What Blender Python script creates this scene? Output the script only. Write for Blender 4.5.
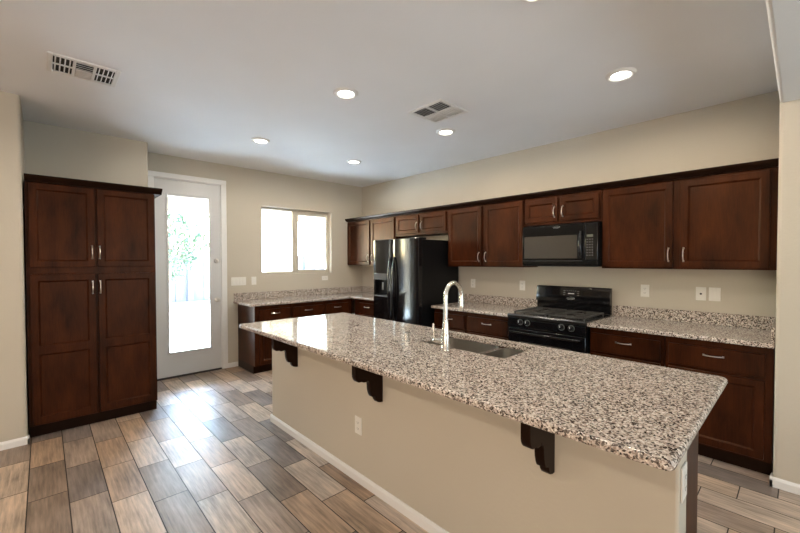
import bpy, bmesh, math, random
from mathutils import Vector, Matrix, noise

for o in list(bpy.data.objects):
    bpy.data.objects.remove(o, do_unlink=True)
S = bpy.context.scene
COL = S.collection
PI = math.pi
rnd = random.Random(7)

# ------------------------------------------------------------------ camera
FPX, YAW, PITCH, ROLL, V0 = 378.82, 0.75506, 0.02056, -0.00163, 268.89
CAM = Vector((5.3762, -4.1373, 1.4576))
cy, sy = math.cos(YAW), math.sin(YAW)
F = Vector((-cy, sy, 0)); R = Vector((sy, cy, 0)); U = Vector((0, 0, 1))
F, U = F * math.cos(PITCH) - U * math.sin(PITCH), U * math.cos(PITCH) + F * math.sin(PITCH)
R, U = R * math.cos(ROLL) + U * math.sin(ROLL), U * math.cos(ROLL) - R * math.sin(ROLL)
cd = bpy.data.cameras.new('camera'); cam = bpy.data.objects.new('camera', cd); COL.objects.link(cam)
cd.sensor_width = 36; cd.lens = 36 * FPX / 800; cd.shift_y = (V0 - 266.5) / 800; cd.clip_start = .02
M4 = Matrix((R, U, -F)).transposed().to_4x4(); M4.translation = CAM
cam.matrix_world = M4
S.camera = cam

# ------------------------------------------------------------------ world, sun, exposure
S.view_settings.view_transform = 'Standard'
S.view_settings.look = 'None'
S.view_settings.gamma = 1
S.view_settings.use_curve_mapping = False
S.view_settings.exposure = 0.13
W = bpy.data.worlds.new('world'); S.world = W; W.use_nodes = True
wn = W.node_tree.nodes; wl = W.node_tree.links
bg = wn['Background']
sky = wn.new('ShaderNodeTexSky'); sky.sky_type = 'NISHITA'; sky.sun_disc = False
sky.sun_elevation = math.radians(52); sky.sun_rotation = math.radians(280); sky.air_density = 1.6; sky.dust_density = .3; sky.ozone_density = 2.0
wl.new(sky.outputs[0], bg.inputs[0]); bg.inputs[1].default_value = 5.5

def light(name, kind, loc, energy, color, **kw):
    d = bpy.data.lights.new(name, kind); d.energy = energy; d.color = color
    for k, v in kw.items(): setattr(d, k, v)
    o = bpy.data.objects.new(name, d); COL.objects.link(o); o.location = loc
    return o
# afternoon sun from beyond the yard, in front of the back wall
sun = light('sun', 'SUN', (-12, 3, 12), 140.0, (.68, .88, 1.0), angle=math.radians(.6))
sun.rotation_euler = Vector((.60, -.18, -.80)).to_track_quat('-Z', 'Y').to_euler()
# area lamps added inside the blinds: south fill, daylight of an inferred east window
DAY = (.86, .93, 1.0)
south_fill = light('added_south_fill', 'AREA', (7.3, -9.93, 1.45), 205, (1.0, .84, .70), shape='RECTANGLE', size=2.6, size_y=1.9)
south_fill.rotation_euler = (PI / 2 + .15, 0, 0)
win_light2 = light('daylight_east_window', 'AREA', (8.93, -2.3, 1.3), 72, (.70, .88, 1.0), spread=math.radians(130), shape='RECTANGLE', size=2.4, size_y=1.8)
win_light2.rotation_euler = (PI / 2 + .5, 0, PI / 2)
LAMP_W = 34.0
LAMP_C = (1.0, .88, .73)

# ------------------------------------------------------------------ materials
def mat(name, base=(.8, .8, .8), rough=.5, metal=0., spec=.5, coat=0., emis=None, estr=0.):
    m = bpy.data.materials.new(name); m.use_nodes = True
    b = m.node_tree.nodes['Principled BSDF']
    b.inputs['Base Color'].default_value = (*base, 1); b.inputs['Roughness'].default_value = rough
    b.inputs['Metallic'].default_value = metal; b.inputs['Specular IOR Level'].default_value = spec
    b.inputs['Coat Weight'].default_value = coat; b.inputs['Coat Roughness'].default_value = .12
    if emis: b.inputs['Emission Color'].default_value = (*emis, 1); b.inputs['Emission Strength'].default_value = estr
    m.diffuse_color = (*base, 1)
    return m
class NT:
    def __init__(s, m): s.t = m.node_tree; s.n = s.t.nodes; s.l = s.t.links; s.b = s.n['Principled BSDF']
    def new(s, t, **kw):
        n = s.n.new(t)
        for k, v in kw.items(): setattr(n, k, v)
        return n
    def link(s, a, b): s.l.new(a, b)
    def math(s, op, a, b=None, c=None):
        n = s.new('ShaderNodeMath', operation=op)
        for i, v in enumerate((a, b, c)):
            if v is None: continue
            if isinstance(v, (int, float)): n.inputs[i].default_value = v
            else: s.link(v, n.inputs[i])
        return n.outputs[0]
    def coords(s, scale=(1, 1, 1), which='Object'):
        tc = s.new('ShaderNodeTexCoord'); mp = s.new('ShaderNodeMapping'); mp.inputs['Scale'].default_value = scale
        s.link(tc.outputs[which], mp.inputs['Vector']); return mp.outputs[0]
    def noise(s, vec, scale, detail=3, rough=.5):
        n = s.new('ShaderNodeTexNoise'); n.inputs['Scale'].default_value = scale; n.inputs['Detail'].default_value = detail
        n.inputs['Roughness'].default_value = rough
        if vec is not None: s.link(vec, n.inputs['Vector'])
        return n
    def ramp(s, fac, stops, interp='LINEAR'):
        n = s.new('ShaderNodeValToRGB'); n.color_ramp.interpolation = interp; e = n.color_ramp.elements
        while len(e) < len(stops): e.new(.5)
        for q, (p, c) in zip(e, stops): q.position = p; q.color = (*c, 1) if len(c) == 3 else c
        s.link(fac, n.inputs[0]); return n.outputs[0]
    def bump(s, h, strength, dist):
        n = s.new('ShaderNodeBump'); n.inputs['Strength'].default_value = strength; n.inputs['Distance'].default_value = dist
        s.link(h, n.inputs['Height']); s.link(n.outputs[0], s.b.inputs['Normal']); return n

def paint(name, base, rough=.85, bump=.25, scale=55):
    m = mat(name, base, rough, spec=.3); t = NT(m); v = t.coords()
    n = t.noise(v, scale, 2, .5); t.bump(n.outputs[0], bump, .004)
    n2 = t.noise(v, 1.3, 2)
    t.link(t.ramp(n2.outputs[0], [(.3, tuple(c * .97 for c in base)), (.7, tuple(min(1, c * 1.02) for c in base))]), t.b.inputs['Base Color'])
    return m
M = {}
M['wall'] = paint('wall_paint', (.555, .505, .415))
M['ceil'] = paint('ceiling_paint', (.87, .875, .885), .9, .22, 60)
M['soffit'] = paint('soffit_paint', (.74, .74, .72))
M['trim'] = mat('white_trim', (.80, .79, .77), .4)
M['doorw'] = mat('white_door', (.64, .64, .635), .38)
M['plate'] = mat('white_plate', (.80, .78, .72), .35)
M['vinyl'] = mat('almond_vinyl', (.58, .53, .44), .45)
M['dark'] = mat('dark_slot', (.02, .02, .02), .6)
M['gap'] = mat('duct_dark', (.035, .033, .03), .8)
M['black'] = mat('gloss_black', (.006, .006, .007), .10, spec=.5)
M['blacks'] = mat('satin_black', (.005, .005, .0055), .35, spec=.22)
M['blacke'] = mat('black_enamel', (.005, .005, .0055), .16, spec=.22)
M['cooktop'] = mat('cooktop_enamel', (.012, .012, .012), .22, spec=.9)
M['iron'] = mat('cast_iron', (.045, .042, .038), .5)
M['burner'] = mat('burner_cap', (.03, .03, .03), .4)
M['mwglass'] = mat('oven_glass', (.035, .032, .028), .06, spec=.9, coat=.3)
M['lcd'] = mat('grey_display', (.12, .13, .10), .3)
M['mark'] = mat('pale_marks', (.62, .62, .60), .45)
M['greymark'] = mat('grey_marks', (.15, .15, .145), .45)
M['nickel'] = mat('brushed_nickel', (.74, .71, .66), .28, 1.)
M['steel'] = mat('sink_steel', (.50, .48, .44), .33, 1.)
M['chrome'] = mat('faucet_nickel', (.70, .68, .63), .27, 1.)
M['lens'] = mat('lamp_lens', (.9, .88, .84), .5, emis=(1.0, .95, .86), estr=12)
M['rubber'] = mat('threshold', (.035, .028, .024), .5)

def wood(name, dark, light, rough=.38, horiz=False):
    m = mat(name, dark, rough, spec=.20, coat=0); m.node_tree.nodes['Principled BSDF'].inputs['Specular Tint'].default_value = (1, .66, .46, 1); m.node_tree.nodes['Principled BSDF'].inputs['Coat Roughness'].default_value = .2; t = NT(m)
    v = t.coords((2.2, 7, 7) if horiz else (7, 7, 2.2))
    n = t.noise(v, 1.1, 5, .55); v2 = t.coords((9, 120, 120) if horiz else (120, 120, 9)); g = t.noise(v2, 1.0, 3, .6)
    f = t.math('ADD', t.math('MULTIPLY', n.outputs[0], .72), t.math('MULTIPLY', g.outputs[0], .28))
    t.link(t.ramp(f, [(.34, dark), (.70, light)]), t.b.inputs['Base Color'])
    t.bump(g.outputs[0], .06, .001)
    return m
M['wood'] = wood('cherry_stain', (.010, .0028, .0013), (.066, .0162, .0048))
M['woodp'] = M['wood']
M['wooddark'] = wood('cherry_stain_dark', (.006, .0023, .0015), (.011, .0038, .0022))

def granite():
    m = mat('speckled_granite', (.5, .45, .38), .09, spec=.45, coat=0); t = NT(m)
    v = t.coords((1, 1, 1))
    nw = t.noise(v, 60, 2); add = t.new('ShaderNodeVectorMath', operation='SCALE'); add.inputs['Scale'].default_value = .012
    t.link(nw.outputs['Color'], add.inputs[0]); ad = t.new('ShaderNodeVectorMath', operation='ADD'); t.link(v, ad.inputs[0]); t.link(add.outputs[0], ad.inputs[1])
    vo = t.new('ShaderNodeTexVoronoi'); vo.inputs['Scale'].default_value = 182; t.link(ad.outputs[0], vo.inputs['Vector'])
    sep = t.new('ShaderNodeSeparateColor'); t.link(vo.outputs['Color'], sep.inputs[0])
    base = t.ramp(sep.outputs[0], [(0, (0.024, 0.018, 0.016)), (.09, (0.092, 0.069, 0.057)), (.20, (0.350, 0.275, 0.228)), (.36, (0.560, 0.492, 0.425)),
                                   (.55, (0.689, 0.605, 0.533)), (.75, (0.510, 0.435, 0.375)), (.88, (0.860, 0.806, 0.728))], 'CONSTANT')
    vo2 = t.new('ShaderNodeTexVoronoi'); vo2.inputs['Scale'].default_value = 118; t.link(ad.outputs[0], vo2.inputs['Vector'])
    sp2 = t.new('ShaderNodeSeparateColor'); t.link(vo2.outputs['Color'], sp2.inputs[0])
    pick = t.math('LESS_THAN', sp2.outputs[1], .13)
    mx = t.new('ShaderNodeMix', data_type='RGBA'); t.link(t.math('MULTIPLY', pick, .75), mx.inputs['Factor']); t.link(base, mx.inputs['A'])
    mx.inputs['B'].default_value = (.030, .021, .017, 1)
    t.link(mx.outputs['Result'], t.b.inputs['Base Color'])
    return m
M['granite'] = granite()

def floor_mat():
    m = mat('wood_look_tile', (.25, .18, .13), .34, spec=.5); t = NT(m)
    tc = t.new('ShaderNodeTexCoord'); sp = t.new('ShaderNodeSeparateXYZ'); t.link(tc.outputs['Object'], sp.inputs[0])
    X, Y = sp.outputs[0], sp.outputs[1]
    ry = t.math('DIVIDE', t.math('ADD', Y, 3.301), .1860); row = t.math('FLOOR', ry); fy = t.math('SUBTRACT', ry, row)
    rx = t.math('DIVIDE', t.math('SUBTRACT', t.math('SUBTRACT', X, 2.535), t.math('MULTIPLY', row, .1723)), .517)
    colm = t.math('FLOOR', rx); fx = t.math('SUBTRACT', rx, colm)
    cmb = t.new('ShaderNodeCombineXYZ'); t.link(colm, cmb.inputs[0]); t.link(row, cmb.inputs[1]); cmb.inputs[2].default_value = 3.7
    wn_ = t.new('ShaderNodeTexWhiteNoise', noise_dimensions='3D'); t.link(cmb.outputs[0], wn_.inputs['Vector'])
    rc = t.new('ShaderNodeSeparateColor'); t.link(wn_.outputs['Color'], rc.inputs[0])
    base = t.ramp(rc.outputs[0], [(0, (.150, .110, .082)), (.16, (.245, .170, .115)), (.34, (.20, .152, .118)), (.50, (.285, .215, .158)), (.66, (.125, .100, .085)), (.80, (.27, .215, .17)), (.92, (.19, .125, .08))], 'CONSTANT')
    # grain: stretched noise shifted tile by tile
    off = t.new('ShaderNodeVectorMath', operation='SCALE'); off.inputs['Scale'].default_value = 19.; t.link(wn_.outputs['Color'], off.inputs[0])
    mp = t.new('ShaderNodeMapping'); mp.inputs['Scale'].default_value = (4.5, 62, 1); t.link(tc.outputs['Object'], mp.inputs['Vector'])
    ad = t.new('ShaderNodeVectorMath', operation='ADD'); t.link(mp.outputs[0], ad.inputs[0]); t.link(off.outputs[0], ad.inputs[1])
    g = t.noise(ad.outputs[0], 1.0, 6, .62)
    mp2 = t.new('ShaderNodeMapping'); mp2.inputs['Scale'].default_value = (2.6, 6, 1); t.link(tc.outputs['Object'], mp2.inputs['Vector'])
    ad2 = t.new('ShaderNodeVectorMath', operation='ADD'); t.link(mp2.outputs[0], ad2.inputs[0]); t.link(off.outputs[0], ad2.inputs[1])
    g2 = t.noise(ad2.outputs[0], 1.0, 3, .5)
    k = t.math('ADD', t.math('MULTIPLY', g.outputs[0], 1.9), t.math('MULTIPLY', g2.outputs[0], 1.4))
    k = t.math('MULTIPLY', t.math('SUBTRACT', k, .66), 1.85)
    sc = t.new('ShaderNodeVectorMath', operation='SCALE'); t.link(base, sc.inputs[0]); t.link(k, sc.inputs['Scale'])
    # grout
    ex = t.math('MULTIPLY', t.math('MINIMUM', fx, t.math('SUBTRACT', 1., fx)), .517)
    ey = t.math('MULTIPLY', t.math('MINIMUM', fy, t.math('SUBTRACT', 1., fy)), .186)
    e = t.math('MINIMUM', ex, ey); gr = t.math('LESS_THAN', e, .0029)
    mx = t.new('ShaderNodeMix', data_type='RGBA'); t.link(gr, mx.inputs['Factor']); t.link(sc.outputs[0], mx.inputs['A']); mx.inputs['B'].default_value = (.040, .032, .026, 1)
    t.link(mx.outputs['Result'], t.b.inputs['Base Color'])
    ro = t.math('ADD', t.math('ADD', t.math('MULTIPLY', g.outputs[0], .20), .31), t.math('MULTIPLY', gr, .4)); t.link(ro, t.b.inputs['Roughness'])
    h = t.math('SUBTRACT', t.math('MULTIPLY', g.outputs[0], .35), gr)
    t.bump(h, .22, .004)
    return m
M['floor'] = floor_mat()

def glass_mat():
    m = bpy.data.materials.new('window_glass'); m.use_nodes = True; n = m.node_tree.nodes; l = m.node_tree.links
    n.clear(); out = n.new('ShaderNodeOutputMaterial'); tr = n.new('ShaderNodeBsdfTransparent'); gl = n.new('ShaderNodeBsdfGlossy'); gl.inputs['Roughness'].default_value = .02
    fr = n.new('ShaderNodeFresnel'); fr.inputs['IOR'].default_value = 1.25; mx = n.new('ShaderNodeMixShader')
    l.new(fr.outputs[0], mx.inputs[0]); l.new(tr.outputs[0], mx.inputs[1]); l.new(gl.outputs[0], mx.inputs[2]); l.new(mx.outputs[0], out.inputs[0])
    return m
M['glass'] = glass_mat()
M['concrete'] = paint('patio_concrete', (.74, .73, .71), .9, .2, 30)
M['stucco'] = paint('stucco', (.34, .27, .20), .95, .4, 40)
M['patioceil'] = paint('patio_ceiling_paint', (.82, .81, .79), .9, .1, 40)
M['fence'] = paint('fence_block', (.11, .11, .12), .9, .3, 25)
M['gravel'] = paint('yard_gravel', (.55, .48, .40), .95, .5, 12)
M['leaf'] = mat('leaf', (.03, .055, .025), .6)
M['bark'] = paint('bark', (.16, .11, .08), .9, .5, 20)

# ------------------------------------------------------------------ object helpers
def put(name, me, m, parent=None, kind=None):
    o = bpy.data.objects.new(name, me)
    if m is not None: me.materials.append(m)
    COL.objects.link(o)
    if parent: o.parent = parent
    if kind: o['kind'] = kind
    return o
def tag(o, label, cat, group=None):
    o['label'] = label; o['category'] = cat
    if group: o['group'] = group
    return o
def thing(name, label, cat, loc=(0, 0, 0), rotz=0, group=None):
    o = bpy.data.objects.new(name, None); o.empty_display_size = .1; COL.objects.link(o)
    o.location = loc; o.rotation_euler = (0, 0, rotz)
    return tag(o, label, cat, group)
def soften(me):
    """smooth the small rounded faces, keep the flat ones flat"""
    me.set_sharp_from_angle(angle=math.radians(35))
    for p in me.polygons: p.use_smooth = max(abs(c) for c in p.normal) < .99995
class B:
    """collects geometry, then becomes one mesh object"""
    def __init__(s): s.m = bmesh.new()
    def box(s, x0, x1, y0, y1, z0, z1, bev=0., seg=1, edges=None):
        r = bmesh.ops.create_cube(s.m, size=1.0)
        vs = r['verts']
        for v in vs:
            v.co = Vector((x0 + (v.co.x + .5) * (x1 - x0), y0 + (v.co.y + .5) * (y1 - y0), z0 + (v.co.z + .5) * (z1 - z0)))
        if bev:
            es = set(e for v in vs for e in v.link_edges)
            if edges: es = [e for e in es if edges(e.verts[0].co, e.verts[1].co)]
            bmesh.ops.bevel(s.m, geom=list(es), offset=bev, segments=seg, profile=.5, affect='EDGES')
        return s
    def prism(s, pts, h0, h1, axis='z', bev=0., seg=1):
        def P(a, b, h): return {'z': (a, b, h), 'x': (h, a, b), 'y': (a, h, b)}[axis]
        a = [s.m.verts.new(P(p[0], p[1], h0)) for p in pts]; b = [s.m.verts.new(P(p[0], p[1], h1)) for p in pts]
        n = len(pts); fs = [s.m.faces.new(a), s.m.faces.new(b)]
        for i in range(n): fs.append(s.m.faces.new((a[i], a[(i + 1) % n], b[(i + 1) % n], b[i])))
        bmesh.ops.recalc_face_normals(s.m, faces=fs)
        if bev:
            es = list(fs[0].edges) + list(fs[1].edges)
            bmesh.ops.bevel(s.m, geom=es, offset=bev, segments=seg, profile=.5, affect='EDGES')
        return s
    def tube(s, pts, r, n=10, caps=True):
        pts = [Vector(p) for p in pts]; k = len(pts); rr = r if isinstance(r, (list, tuple)) else [r] * k
        t0 = (pts[1] - pts[0]).normalized(); up = Vector((0, 0, 1)) if abs(t0.z) < .9 else Vector((1, 0, 0))
        nrm = t0.cross(up).normalized(); rings = []
        for i, p in enumerate(pts):
            t = (pts[min(i + 1, k - 1)] - pts[max(i - 1, 0)]).normalized()
            nrm = (nrm - t * nrm.dot(t)).normalized(); bn = t.cross(nrm)
            rings.append([s.m.verts.new(p + (nrm * math.cos(2 * PI * j / n) + bn * math.sin(2 * PI * j / n)) * rr[i]) for j in range(n)])
        for a, b in zip(rings, rings[1:]):
            for j in range(n): s.m.faces.new((a[j], a[(j + 1) % n], b[(j + 1) % n], b[j]))
        if caps: s.m.faces.new(rings[0][::-1]); s.m.faces.new(rings[-1])
        return s
    def lathe(s, prof, c=(0, 0, 0), n=32, axis='z'):
        rings = []
        for r, h in prof:
            ring = []
            for j in range(n):
                a = 2 * PI * j / n; p = (r * math.cos(a), r * math.sin(a), h)
                if axis == 'y': p = (p[0], p[2], p[1])
                if axis == 'x': p = (p[2], p[0], p[1])
                ring.append(s.m.verts.new(Vector(c) + Vector(p)))
            rings.append(ring)
        for a, b in zip(rings, rings[1:]):
            for j in range(n): s.m.faces.new((a[j], a[(j + 1) % n], b[(j + 1) % n], b[j]))
        if prof[0][0] > 0: s.m.faces.new(rings[0][::-1])
        if prof[-1][0] > 0: s.m.faces.new(rings[-1])
        bmesh.ops.remove_doubles(s.m, verts=s.m.verts, dist=1e-6)
        bmesh.ops.recalc_face_normals(s.m, faces=s.m.faces)
        return s
    def quad(s, *p): s.m.faces.new([s.m.verts.new(q) for q in p]); return s
    def obj(s, name, m, parent=None, kind=None, smooth=True, local=True):
        """meshes are written in the parent's frame; for a top-level mesh the origin is moved to its base"""
        off = None
        if parent is None:
            xs = [v.co for v in s.m.verts]
            lo = Vector([min(c[i] for c in xs) for i in range(3)]); hi = Vector([max(c[i] for c in xs) for i in range(3)])
            if kind is None:
                off = Vector(((lo.x + hi.x) / 2, (lo.y + hi.y) / 2, lo.z)); bmesh.ops.translate(s.m, verts=s.m.verts, vec=-off)
        me = bpy.data.meshes.new(name); s.m.to_mesh(me); s.m.free()
        if smooth:
            soften(me)
        o = put(name, me, m, parent, kind)
        if off is not None: o.location = off
        return o
def vert_edge(a, b): return abs(a.x - b.x) < 1e-6 and abs(a.y - b.y) < 1e-6
def struct(name, b, m, parent=None): return b.obj(name, m, parent, 'structure')
def boolean_cut(o, cutter):
    md = o.modifiers.new('cut', 'BOOLEAN'); md.operation = 'DIFFERENCE'; md.object = cutter; md.solver = 'EXACT'
    bpy.context.view_layer.update()
    dg = bpy.context.evaluated_depsgraph_get()
    me = bpy.data.meshes.new_from_object(o.evaluated_get(dg)); o.modifiers.clear(); old = o.data; o.data = me
    bpy.data.objects.remove(cutter, do_unlink=True); bpy.data.meshes.remove(old)
    soften(me)

# ------------------------------------------------------------------ room shell
H = 2.766
struct('floor', B().box(-.16, 9.2, -10.2, .2, -.12, 0), M['floor'])
struct('ceiling', B().box(-.16, 9.2, -10.2, .2, H, H + .12), M['ceil'])
# the lower ceiling over the passage the camera stands in, with a rounded edge
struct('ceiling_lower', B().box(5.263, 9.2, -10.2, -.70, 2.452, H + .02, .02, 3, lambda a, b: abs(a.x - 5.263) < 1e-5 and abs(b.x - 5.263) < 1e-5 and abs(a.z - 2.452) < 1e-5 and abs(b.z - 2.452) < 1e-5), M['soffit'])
struct('wall_range', B().box(-.16, 5.6, 0, .15, 0, H), M['wall'])
DY0, DY1, DZ = -3.165, -2.385, 2.49          # back door opening
WY0, WY1, WZ0, WZ1 = -1.832, -.645, 1.266, 2.262   # window opening
wb = B()
wb.box(-.16, 0, DY1, WY0, 0, H).box(-.16, 0, WY1, 0, 0, H).box(-.16, 0, WY0, WY1, 0, WZ0).box(-.16, 0, WY0, WY1, WZ1, H)
wb.box(-.16, 0, DY0, DY1, DZ, H).box(-.16, 0, -3.6, DY0, 0, H)
struct('wall_back', wb, M['wall'])
rc = lambda x, y: (lambda a, b: vert_edge(a, b) and abs(a.x - x) < 1e-5 and abs(a.y - y) < 1e-5)
struct('wall_niche', B().box(.001, .424, -4.4, -3.281, 0, H, .018, 3, rc(.424, -3.281)), M['wall'])
struct('wall_left', B().box(.42, 1.145, -10.2, -4.252, 0, H, .02, 3, rc(1.145, -4.252)), M['wall'])
struct('wall_right', B().box(5.263, 9.2, -.728, .14, 0, H, .02, 4, rc(5.263, -.728)), M['wall'])
# living room walls behind the camera, with window openings
ws = B()
ws.box(1.1, 5.95, -10.2, -10, 0, H).box(8.65, 9.2, -10.2, -10, 0, H).box(5.95, 8.65, -10.2, -10, 0, .45).box(5.95, 8.65, -10.2, -10, 2.45, H)
struct('wall_south', ws, M['wall'])
we = B()
we.box(9, 9.2, -10, -3.6, 0, H).box(9, 9.2, -1.0, -.7, 0, H).box(9, 9.2, -3.6, -1.0, 0, .35).box(9, 9.2, -3.6, -1.0, 2.25, H)
struct('wall_east', we, M['wall'])
def far_window(n, axis, c, a0, a1, z0, z1):
    b = B(); q = B()
    def bx(t, u0, u1, v0, v1, d0, d1): t.box(u0, u1, c - d1, c - d0, v0, v1) if axis == 'y' else t.box(c + d0, c + d1, u0, u1, v0, v1)
    for (u0, u1, v0, v1) in ((a0, a0 + .05, z0, z1), (a1 - .05, a1, z0, z1), (a0 + .05, a1 - .05, z0, z0 + .05), (a0 + .05, a1 - .05, z1 - .05, z1), ((a0 + a1) / 2 - .03, (a0 + a1) / 2 + .03, z0 + .05, z1 - .05)): bx(b, u0, u1, v0, v1, .06, .12)
    bx(q, a0 + .01, a1 - .01, z0 + .01, z1 - .01, .02, .04)
    struct('window_%d' % n, b, M['trim']); struct('window_%d_blind' % n, q, M['doorw'])
# south window invented for fill; both blinds added to shut out sky light
far_window(2, 'y', -10, 5.95, 8.65, .45, 2.45)
far_window(3, 'x', 9, -3.6, -1.0, .35, 2.25)
# baseboards
def base_strip(b, p, q, n, h=.062, t=.014):
    """a baseboard from p to q (floor points), n the way it faces"""
    p, q, n = Vector((*p, 0)), Vector((*q, 0)), Vector((*n, 0))
    prof = [(0, 0), (t, 0), (t, h - .018), (t - .006, h - .004), (0.004, h), (0, h)]
    A = [b.m.verts.new(p + n * u + Vector((0, 0, w + .0005))) for u, w in prof]; C = [b.m.verts.new(q + n * u + Vector((0, 0, w + .0005))) for u, w in prof]
    k = len(prof); fs = [b.m.faces.new(A), b.m.faces.new(C)]
    for i in range(k): fs.append(b.m.faces.new((A[i], A[(i + 1) % k], C[(i + 1) % k], C[i])))
    bmesh.ops.recalc_face_normals(b.m, faces=fs); return b
bb = B(); base_strip(bb, (1.145, -10), (1.145, -4.252 + .012), (1, 0)); base_strip(bb, (1.159, -4.252), (1.10, -4.252), (0, 1), t=.012); struct('baseboard_left', bb, M['trim'])
bb = B(); base_strip(bb, (5.249, -.728), (9, -.728), (0, -1)); base_strip(bb, (5.263, -.742), (5.263, -.662), (-1, 0)); struct('baseboard_right', bb, M['trim'])
struct('baseboard_back', base_strip(B(), (0, -2.318), (0, -2.185), (1, 0)), M['trim'])

# ------------------------------------------------------------------ back door and window
door = bpy.data.objects.new('door_1', None); COL.objects.link(door); door.location = (0, DY0, 0); door['kind'] = 'structure'
door['label'] = 'white full-lite back door with a tall clear glass pane'
def dl(y): return y - DY0
b = B()   # casing
for (y0, y1, z0, z1) in ((-3.232, -3.160, .0005, 2.482), (-2.392, -2.320, .0005, 2.482), (-3.232, -2.320, 2.482, 2.546)):
    b.box(.0005, .018, dl(y0), dl(y1), z0, z1, .004, 1)
    b.box(.018, .022, dl(y0) + (.006 if z0 < 1 and y0 < -3 else .02), dl(y1) - .02, z0, z1 - .006) if False else None
b.obj('trim_casing', M['trim'], door, 'structure')
b = B()   # jamb lining
b.box(-.155, .0, dl(DY0) + .0005, dl(DY0) + .014, .0005, DZ - .001).box(-.155, .0, dl(DY1) - .014, dl(DY1) - .0005, .0005, DZ - .001).box(-.155, .0, .014, dl(DY1) - .014, DZ - .016, DZ - .001)
b.obj('jamb', M['trim'], door, 'structure')
GY0, GY1, GZ0, GZ1 = -3.030, -2.517, .303, 2.298
sy0, sy1, sz0, sz1 = -3.150, -2.400, .022, 2.470
b = B()
for (y0, y1, z0, z1) in ((sy0, GY0, sz0, sz1), (GY1, sy1, sz0, sz1), (GY0, GY1, sz0, GZ0), (GY0, GY1, GZ1, sz1)):
    b.box(-.048, -.004, dl(y0), dl(y1), z0, z1)
b.obj('slab', M['doorw'], door)
b = B()   # raised glazing bead round the pane
w = .022
for (y0, y1, z0, z1) in ((GY0 - .004, GY0 + w, GZ0 - .004, GZ1 + .004), (GY1 - w, GY1 + .004, GZ0 - .004, GZ1 + .004), (GY0 + w, GY1 - w, GZ0 - .004, GZ0 + w), (GY0 + w, GY1 - w, GZ1 - w, GZ1 + .004)):
    b.box(-.012, .004, dl(y0), dl(y1), z0, z1, .004, 1)
b.obj('glazing_bead', M['doorw'], door)
B().box(-.030, -.024, dl(GY0), dl(GY1), GZ0, GZ1).obj('pane', M['glass'], door)
B().box(-.10, .012, dl(DY0) + .015, dl(DY1) - .015, .001, .020).obj('threshold', M['rubber'], door)
ky = dl(-2.452)
b = B(); b.lathe([(.0, -.004), (.032, -.004), (.032, .002), (.026, .008), (.012, .012), (.011, .034), (.022, .040), (.028, .052), (.026, .064), (.016, .072), (0, .073)], (0, ky, .945), 24, 'x'); b.obj('knob', M['nickel'], door)
b = B(); b.lathe([(0, -.004), (.031, -.004), (.031, .004), (.024, .012), (.020, .016), (0, .016)], (0, ky, 1.463), 24, 'x'); b.box(.016, .03, ky - .005, ky + .005, 1.449, 1.477, .002); b.obj('deadbolt', M['nickel'], door)
b = B(); b.box(-.006, .0006, dl(-2.402), dl(-2.397), .91, .98).box(-.006, .0006, dl(-2.402), dl(-2.397), 1.43, 1.50); b.obj('strike_plate', M['nickel'], door)

win = bpy.data.objects.new('window_1', None); COL.objects.link(win); win.location = (0, WY0, WZ0); win['kind'] = 'structure'
win['label'] = 'almond vinyl sliding window in the back wall'
def wy(y): return y - WY0
def wz(z): return z - WZ0
b = B(); x0, x1 = -.155, -.085
y0, y1, z0, z1 = WY0 + .001, WY1 - .001, WZ0 + .001, WZ1 - .001
for (a, c, d, e) in ((y0, y0 + .035, z0, z1), (y1 - .035, y1, z0, z1), (y0 + .035, y1 - .035, z0, z0 + .03), (y0 + .035, y1 - .035, z1 - .03, z1)):
    b.box(x0, x1, wy(a), wy(c), wz(d), wz(e), .003)
b.box(x0 + .005, x1, wy(-1.302), wy(-1.262), wz(z0 + .03), wz(z1 - .03), .003)
b.obj('frame', M['vinyl'], win)
b = B(); sx0, sx1 = -.115, -.088
for (a, c, d, e) in ((-1.260, -1.202, z0 + .03, z1 - .03), (-.690, y1 - .036, z0 + .03, z1 - .03), (-1.202, -.690, z0 + .03, z0 + .058), (-1.202, -.690, z1 - .075, z1 - .03)):
    b.box(sx0, sx1, wy(a), wy(c), wz(d), wz(e), .003)
sash = b.obj('sash', M['vinyl'], win)
B().box(-.088, -.078, wy(-1.25), wy(-1.235), wz(1.74), wz(1.80), .002).obj('latch', M['vinyl'], sash)
B().box(-.104, -.099, wy(-1.202), wy(-.690), wz(z0 + .058), wz(z1 - .075)).obj('pane', M['glass'], win)
B().box(-.135, -.130, wy(y0 + .035), wy(-1.302), wz(z0 + .03), wz(z1 - .03)).obj('pane', M['glass'], win)

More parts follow.
